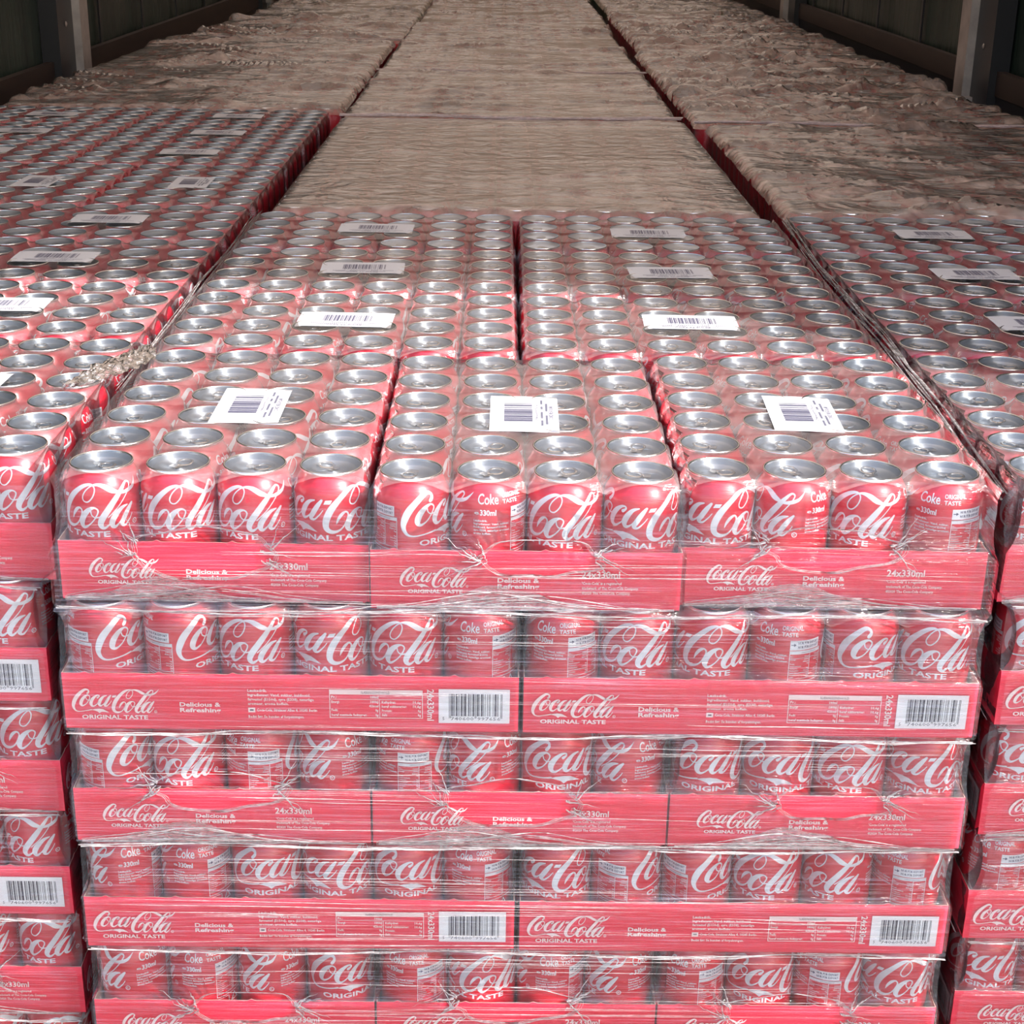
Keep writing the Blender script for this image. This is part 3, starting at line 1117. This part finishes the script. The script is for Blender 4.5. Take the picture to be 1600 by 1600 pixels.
far, green = [], []
COVERS = [  # x0, x1, y0, y1, label, green
    (-0.392, 0.392, 1.222, 2.345, 'smooth plastic sheet with tan roof reflection in its colour, middle stack behind sunlit cans', 0),
    (-0.388, 0.380, 2.365, 3.360, 'creased plastic sheet over the third stack of the middle column', 0),
    (-0.382, 0.384, 3.372, 5.200, 'long creased plastic sheet further back along the middle column', 0),
    (-0.370, 0.400, 5.215, 7.100, 'pale plastic sheet at the far end of the middle column', 0),
    (-0.360, 0.420, 7.115, 8.300, 'plastic sheet over green packs at the far end of the middle column', 1),
    (-1.190, -0.395, 2.470, 4.370, 'wrinkled plastic sheet with brown roof reflection in its colour behind open cans, left column', 0),
    (-1.120, -0.372, 4.395, 5.350, 'crumpled plastic sheet past the pink edge of the left column', 0),
    (-1.080, -0.372, 5.370, 8.300, 'greenish packs under plastic sheet at the far end of the left column', 1),
    (0.425, 1.215, 1.235, 2.305, 'crinkled plastic sheet behind the shaded cans of the right column', 0),
    (0.405, 1.175, 2.330, 4.080, 'deeply wrinkled plastic sheet beyond the pink edge of the right column', 0),
    (0.425, 1.160, 4.100, 5.900, 'rumpled plastic sheet in the rear half of the right column', 0),
    (0.440, 1.150, 5.920, 8.300, 'plastic sheet over green packs at the far end of the right column', 1)]
for x0, x1, y0, y1, lab, gr in COVERS:
    top_rows(x0 + 0.004, x1 - 0.004, y0 + 0.004, y1 - 0.004, green if gr else far)

T_MID = template(28, BODY_LO, LID_LO, True)
T_LO = template(14, BODY_LO, LID_LO)
o = link('soda_cans', joined('soda_cans', rest, T_MID, [CAN_RED, LID, RIM]))
tag(o, 'remaining red cans with silver lids in the trays further back and deeper in the stacks', 'cans', kind='stuff')
o = link('covered_soda_cans', joined('covered_soda_cans', far, T_LO, [CAN_RED, LID, RIM]))
tag(o, 'red cans dimly visible under the plastic sheets towards the front of the trailer', 'cans', kind='stuff')
o = link('green_drink_cans', joined('green_drink_cans', green, T_LO, [GREEN, LID, RIM]))
tag(o, 'green cans under plastic at the far end of the load', 'cans', kind='stuff')


# ------------------------------------------------------------------ plastic sheets over the load further in
def cover_mesh(x0, x1, y0, y1, seed, amp):
    s = Soup()
    nx, ny = int((x1 - x0) / 0.009), int((y1 - y0) / 0.011)
    cx, cy = (x0 + x1) / 2, (y0 + y1) / 2
    rd = random.Random(seed)
    folds = [(rd.uniform(-0.4, 0.4), rd.uniform(y0 - cy, y1 - cy), rd.uniform(-0.6, 0.6), rd.uniform(0.004, 0.015) * amp,
              rd.uniform(0.006, 0.016), rd.uniform(0.08, 0.3)) for _ in range(int(44 * (y1 - y0) * amp))]

    def fn(u, v):
        x, y = (x0 - cx) + (x1 - x0) * u, (y0 - cy) + (y1 - y0) * v
        e = min(u * (x1 - x0), (1 - u) * (x1 - x0), v * (y1 - y0), (1 - v) * (y1 - y0))
        z = 0.0012
        n1 = noise.noise(Vector((x * 3.2, y * 7.5, seed)))
        n2 = noise.noise(Vector((x * 11, y * 26, seed + 3)))
        z += amp * (0.0055 * max(0, n1) + 0.0024 * max(0, n2 + .1))
        for fx, fy, sl, h, w, ln in folds:
            dx = x - fx
            if abs(dx) < ln * 1.6:
                dy = y - fy - sl * dx
                if abs(dy) < 3 * w:
                    z += h * math.exp(-(dy / w) ** 2) * math.exp(-(dx / ln) ** 2 * 2)
        if e < 0.018:
            q = 1 - e / 0.018
            z -= 0.016 * q ** 2
        return (x, y, z)
    s.grid(fn, nx, ny, 0)
    # skirts hanging round the sides
    for axis in range(4):
        def sk(u, v, axis=axis):
            L = (x1 - x0) if axis < 2 else (y1 - y0)
            a = (u - 0.5) * L
            w = 0.004 * noise.noise(Vector((a * 22, v * 5, seed + axis))) - 0.003
            z = -0.0145 - 0.22 * v
            if axis == 0: return (a, (y0 - cy) - w, z)
            if axis == 1: return (a, (y1 - cy) + w, z)
            if axis == 2: return ((x0 - cx) - w, a, z)
            return ((x1 - cx) + w, a, z)
        s.grid(sk, int(((x1 - x0) if axis < 2 else (y1 - y0)) / 0.012), 8, 1)
    return s.mesh('plastic_sheet', [COVER, WRAP_GAP], smooth=True), (cx, cy, 0)


sheets = []
for k, (x0, x1, y0, y1, lab, gr) in enumerate(COVERS):
    me, loc = cover_mesh(x0, x1, y0, y1, 3 + 5 * k, [0.35, 0.8, 0.8, 0.8, 0.8, 1.0, 1.2, 1.0, 1.0, 1.3, 1.3, 1.0][k])
    o = link('plastic_sheet', me, None, loc)
    tag(o, lab, 'plastic sheet', 'plastic sheets over the load')
    sheets.append((o, x0, x1, y0))


# ------------------------------------------------------------------ stretch wrap round the three front stacks
def wrap_mesh(x0, x1, y0, y1, layers, seed, top=-0.026, low=0.0):
    s = Soup()
    zb = -LAYER * layers

    def off(z, k):
        zz = (-z) % LAYER                        # depth below the top of its layer
        if zz > LAYER - TH - 0.001:
            return 0.0058
        f = zz / (LAYER - TH)
        return 0.0058 - 0.0054 * math.sin(math.pi * min(max(f, 0), 1)) ** 0.7
    nz = int((top - zb) / 0.0045)

    def front(u, v):
        a = x0 + (x1 - x0) * u
        t = top + 0.006 * noise.noise(Vector((a * 6, 0, seed)))
        z = zb + (t - zb) * v
        o_ = off(z, 0) + 0.0006 * noise.noise(Vector((a * 12, z * 160, seed)))
        yy = y0 - (0.016 if z < -LAYER + 0.004 else 0.0065 if z < -LAYER + TH else 0.004)
        hug = 0.0095 * max(0.0, 1 - off(z, 0) / 0.0058) ** 0.7
        cxm = (x0 + x1) / 2
        a = cxm + (a - cxm) * (1 - hug / ((x1 - x0) / 2))
        return (a + (low if z < -LAYER + 0.004 else 0), yy - o_, z)
    s.grid(front, 130, nz, 0)
    for sx, X in ((-1, x0), (1, x1)):
        def side(u, v, sx=sx, X=X):
            y = (y0 - 0.012) + (y1 - y0) * u
            t = 0.001
            z = zb + (t - zb) * v
            o_ = 0.35 * off(z, 0) + 0.0016 * noise.noise(Vector((y * 25, z * 18, seed + sx)))
            if z > -0.02:
                o_ -= 0.006 * (z + 0.02) / 0.02
            o_ -= 0.0075 * max(0.0, 1 - off(z, 0) / 0.0058) ** 0.7
            return (X + sx * o_ + (low if z < -LAYER + 0.004 else 0), y, z)
        s.grid(side, 130, nz // 2, 1)
    return s.mesh('stretch_wrap', [WRAP, WRAP_GAP], smooth=True)


def strands(name, path, n, spread, rad, seed, parent, mat=GATHER, flat=0.5):
    """a rope of film folds that follows a path"""
    s = Soup()
    rd = random.Random(seed)
    for q in range(n):
        pts, rr = [], []
        dx, dz, ph = rd.uniform(-1, 1) * spread, rd.uniform(-1, 1) * spread * 0.6, rd.uniform(0, 50)
        for k in range(len(path) * 10 - 9):
            i, f = divmod(k, 10)
            a = Vector(path[i])
            b = Vector(path[min(i + 1, len(path) - 1)])
            p = a.lerp(b, f / 10)
            nv = Vector((noise.noise(Vector((k * 0.13, ph, 0))), noise.noise(Vector((k * 0.1, ph, 4))), noise.noise(Vector((k * 0.12, ph, 9)))))
            pts.append(p + Vector((dx, 0, dz)) + nv * spread * 0.9)
            rr.append(rad * (0.35 + abs(noise.noise(Vector((k * 0.2, ph, 2)))) * 1.4))
        s.tube(pts, rr, 6, 0, flat)
    return link(name, s.mesh(name, [mat], smooth=True), parent)


def wrap(x0, x1, y0, y1, lab, seed, n=6, low=0.0):
    root = empty('stretch_wrap', ((x0 + x1) / 2, y0, -LAYER * n))
    me = wrap_mesh(x0, x1, y0, y1, n, seed, low=low)
    me.transform(Matrix.Translation((-(x0 + x1) / 2, -y0, LAYER * n)))
    link('wrap_sheet', me, root)
    tag(root, lab, 'stretch wrap', 'stretch wrap round the front stacks')
    return root


def rel(root, pts):
    return [tuple(Vector(p) - root.location) for p in pts]


w_mid = wrap(-0.4020, 0.4020, 0.0, 1.2, 'clear stretch film wound round the middle stack of cans', 1)
w_left = wrap(-1.2190, -0.4168, 0.045, 1.245, 'clear stretch film wound round the left stack of cans', 2, low=-0.012)
w_right = wrap(0.4182, 1.2230, 0.022, 1.222, 'clear stretch film wound round the right stack of cans', 3, low=0.011)
wrap(-1.2190, -0.4165, LEFT2_Y, LEFT2_Y + 1.2, 'clear film wound round the second stack behind the left stack', 8, 2)

# twisted edge of the film along the gap of the right stack, and along the left one
strands('film_fold', rel(w_right, [(0.413, 0.03, -0.020), (0.412, 0.25, -0.006), (0.411, 0.5, -0.004), (0.411, 0.75, -0.006), (0.412, 1.0, -0.004), (0.420, 1.2, -0.004)]),
        7, 0.006, 0.0016, 5, w_right)
strands('film_fold', rel(w_left, [(-0.414, 0.30, -0.016), (-0.412, 0.5, -0.012), (-0.411, 0.75, -0.012), (-0.408, 1.0, -0.010), (-0.405, 1.22, -0.006)]),
        6, 0.006, 0.0012, 6, w_left)


for k in (1, 2, 6, 9):       # rolled film edge, bright along the joint
    o, x0, x1, y0 = sheets[k]
    strands('rolled_edge', [(x0 + (x1 - x0) * t / 8 - o.location.x, y0 - o.location.y - 0.012, 0.003 + 0.002 * math.sin(t)) for t in range(9)],
            5, 0.003, 0.0030, 70 + k, o, ROLL)

# fine drawn lines of the stretch film across the front of each stack
for root, x0, x1, yf, n, sd_ in ((w_mid, -0.398, 0.398, 0.0, 150, 80), (w_left, -1.20, -0.43, 0.045, 110, 81), (w_right, 0.43, 1.20, 0.022, 110, 82)):
    rd = random.Random(sd_)
    s = Soup()
    for q in range(n):
        z = rd.uniform(-LAYER * 5.4, -0.035)
        ln = rd.uniform(0.05, 0.45) * (x1 - x0)
        a0 = rd.uniform(x0, x1 - ln)
        sl = rd.uniform(-0.02, 0.02)
        for m_ in range(rd.choice((1, 1, 2, 3))):
            zz0 = z + rd.uniform(-0.004, 0.004)
            rr = rd.uniform(0.00008, 0.00028)
            pts, rad = [], []
            for k in range(13):
                f = k / 12
                zz = zz0 + sl * ln * f + 0.0012 * noise.noise(Vector((f * 3, q, m_)))
                d = (-zz) % LAYER
                g_ = (d - 0) / (LAYER - TH)
                o_ = 0.0062 if d > LAYER - TH - 0.001 else 0.0062 - 0.0054 * math.sin(math.pi * min(max(g_, 0), 1)) ** 0.7
                base = 0.016 if zz < -LAYER + 0.004 else 0.0065 if zz < -LAYER + TH else 0.004
                pts.append((a0 + ln * f, yf - base - o_, zz))
                rad.append(rr * (0.2 + math.sin(math.pi * f)))
            s.tube([tuple(Vector(p_) - root.location) for p_ in pts], rad, 5, 0, 0.5)
    link('drawn_lines', s.mesh('drawn_lines', [GATHER], smooth=True), root)['kind'] = 'stuff'


def wad(path, w, seed, name, parent):
    """crumpled, much folded patch of film"""
    s = Soup()
    P_ = [Vector(p) for p in path]

    def fn(u, v):
        k = u * (len(P_) - 1)
        i = min(int(k), len(P_) - 2)
        p = P_[i].lerp(P_[i + 1], k - i)
        ww = w * math.sin(math.pi * min(max(u, 0.04), 0.96)) ** 0.6
        q = Vector((u * 14, v * 6, seed))
        return (p.x + (v - .5) * ww + 0.0035 * noise.noise(q), p.y + 0.0035 * noise.noise(q + Vector((9, 0, 0))),
                p.z + 0.006 * noise.noise(q * 1.7) + 0.004 * math.sin(math.pi * v))
    s.grid(fn, 60, 26, 0)
    return link(name, s.mesh(name, [WAD], smooth=True), parent)


wad(rel(w_left, [(-0.447, 0.235, 0.004), (-0.420, 0.29, 0.006), (-0.405, 0.345, 0.004), (-0.398, 0.395, 0.0)]), 0.042, 4, 'crumpled_film', w_left)

# gathered ribbons under the lower edges of the trays, between the layers
for root, x0, x1, yf, sd_ in ((w_mid, -0.40, 0.40, -0.021, 30), (w_left, -1.21, -0.43, 0.024, 40), (w_right, 0.43, 1.21, 0.002, 50)):
    for k in range(1, 6):
        z = -LAYER * k - 0.001
        pts = [(x0 + (x1 - x0) * t / 16, yf + (0.006 if k == 1 else 0) + 0.001 * math.sin(t * 1.7 + k), z + 0.0022 * math.sin(t * 0.9 + k * 2)) for t in range(17)]
        strands('film_fold', rel(root, pts), 4, 0.0022, 0.0008, sd_ + k, root)

# ------------------------------------------------------------------ the trailer
TY0, TY1, TZ0, TZ1, TX = -0.33, 10.5, -LAYER * 6 - 0.001, 1.50, 1.285


def struct(name, me):
    o = link(name, me)
    o['kind'] = 'structure'
    return o


def boxmesh(name, dims, mats, boxes=None):
    s = Soup()
    for b in (boxes or [dims]):
        s.box(*b)
    return s.mesh(name, mats)


WOODFLOOR = principled('trailer_floor', (0.16, 0.10, 0.06), 0.6, vary=((1, 14, 1), 3, (0.10, 0.065, 0.04), (0.2, 0.13, 0.08)))
CURTAIN = principled('curtain_green', (0.03, 0.05, 0.04), 0.45, vary=((1, 6, 0.4), 2, (0.010, 0.018, 0.015), (0.024, 0.040, 0.032)),
                     bump=((1, 3, 0.4), 3, 0.5, 0.03))
BOARD = principled('side_board', (0.03, 0.02, 0.016), 0.5, vary=((1, 1, 9), 5, (0.020, 0.012, 0.011), (0.040, 0.024, 0.020)))
STEEL = principled('post_steel', (0.42, 0.38, 0.36), 0.45, 0.4, vary=((1, 1, 1), 14, (0.30, 0.27, 0.26), (0.48, 0.44, 0.42)))
DARK = principled('dark_channel_and_gap_shade', (0.012, 0.012, 0.016), 0.4)  # posts and seams; also painted shade of the gap under the boards
FRONTW = principled('front_wall_ply', (0.50, 0.38, 0.28), 0.55)
CONC = principled('yard_concrete', (0.42, 0.41, 0.40), 0.9, vary=((1, 1, 1), 1.5, (0.36, 0.35, 0.34), (0.48, 0.47, 0.45)))

m, nt, out = new_mat('roof_tarpaulin')
df, tl, mx = N(nt, 'ShaderNodeBsdfDiffuse'), N(nt, 'ShaderNodeBsdfTranslucent'), N(nt, 'ShaderNodeMixShader')
df.inputs[0].default_value = (0.78, 0.66, 0.54, 1)
tl.inputs[0].default_value = (0.86, 0.66, 0.51, 1)
mx.inputs[0].default_value = 0.24
nt.links.new(df.outputs[0], mx.inputs[1])
nt.links.new(tl.outputs[0], mx.inputs[2])
nt.links.new(mx.outputs[0], out.inputs[0])
ROOF = m

struct('floor', boxmesh('floor', (-TX, TX, TY0, TY1, TZ0 - 0.05, TZ0), [WOODFLOOR]))
s = Soup()
s.grid(lambda u, v: (-(TX + 0.075) + 2 * (TX + 0.075) * u, TY0 + (TY1 - TY0) * v, TZ1 + 0.03 * math.sin(math.pi * u)), 12, 20)
struct('ceiling', s.mesh('ceiling', [ROOF]))
struct('wall_front', boxmesh('wall_front', (-TX - 0.06, TX + 0.06, TY1, TY1 + 0.03, TZ0, TZ1 + 0.06), [FRONTW]))
for name, sg in (('wall_left', -1), ('wall_right', 1)):
    s = Soup()

    def fn(u, v, sg=sg):
        y = TY0 + (TY1 - TY0) * u
        return (sg * (TX + 0.05 + 0.012 * math.sin(y * 7.2) * math.sin(math.pi * v)), y, TZ0 + (TZ1 - TZ0) * v)
    s.grid(fn, 160, 10)
    struct(name, s.mesh(name, [CURTAIN]))
# roof rails and rear frame
struct('trim_1', boxmesh('trim_1', None, [STEEL], [(-TX - 0.06, TX + 0.06, TY0 - 0.05, TY0, TZ1 - 0.06, TZ1 + 0.05)]))
struct('trim_2', boxmesh('trim_2', None, [STEEL], [(-TX - 0.06, -TX, TY0 - 0.05, TY0 + 0.03, TZ0, TZ1)]))
struct('trim_3', boxmesh('trim_3', None, [STEEL], [(TX, TX + 0.06, TY0 - 0.05, TY0 + 0.03, TZ0, TZ1)]))
n_t = 4
for sg, ys in ((-1, (3.50, 7.40)), (1, (3.22, 6.22, 9.2))):
    # horizontal side boards; near-black strip below them imitates shade in the gap
    zb = (-0.075, 0.012) if sg < 0 else (-0.012, 0.052)
    a, b = sorted((sg * (TX + 0.008), sg * (TX + 0.030)))
    struct('trim_%d' % n_t, boxmesh('b', None, [BOARD], [(a, b, TY0 + 0.05, TY1, zb[0], zb[1]), (a, b, TY0 + 0.05, TY1, zb[0] + 0.62, zb[1] + 0.62)]))
    n_t += 1
    a, b = sorted((sg * (TX + 0.012), sg * (TX + 0.034)))
    struct('trim_%d' % n_t, boxmesh('b', None, [DARK], [(a, b, TY0 + 0.05, TY1, TZ0, zb[0] - 0.002)]))
    n_t += 1
    for y in ys:
        s = Soup()
        a, b = sorted((sg * (TX - 0.035), sg * (TX + 0.03)))
        s.box(a, b, y, y + 0.09, TZ0, TZ1, 0)
        a, b = sorted((sg * (TX - 0.012), sg * (TX + 0.04)))
        s.box(a, b, y - 0.16, y, TZ0, TZ1, 1)
        a, b = sorted((sg * (TX - 0.04), sg * (TX - 0.01)))
        s.box(a, b, y - 0.03, y + 0.0, -0.06, -0.03, 0)
        for q in range(3):
            zc = 0.11 + q * 0.35
            s.grid(lambda u, v, sg=sg, y=y, zc=zc: (sg * (TX - 0.013 - 0.004 * math.cos(v * 1.5)), y - 0.08 + 0.008 * v * math.cos(u * 6.2832), zc + 0.008 * v * math.sin(u * 6.2832)), 10, 3, 0)
        struct('trim_%d' % n_t, s.mesh('post', [STEEL, DARK]))
        n_t += 1
    # seams of the curtain
    s = Soup()
    y = TY0 + 0.6
    while y < TY1:
        a, b = sorted((sg * (TX + 0.030), sg * (TX + 0.036)))
        s.box(a, b, y, y + 0.02, zb[1], TZ1, 0)
        y += 0.62
    struct('trim_%d' % n_t, s.mesh('seams', [DARK]))
    n_t += 1

o = struct('ground', boxmesh('ground', (-25, 25, -30, 30, TZ0 - 1.25, TZ0 - 1.2), [CONC]))
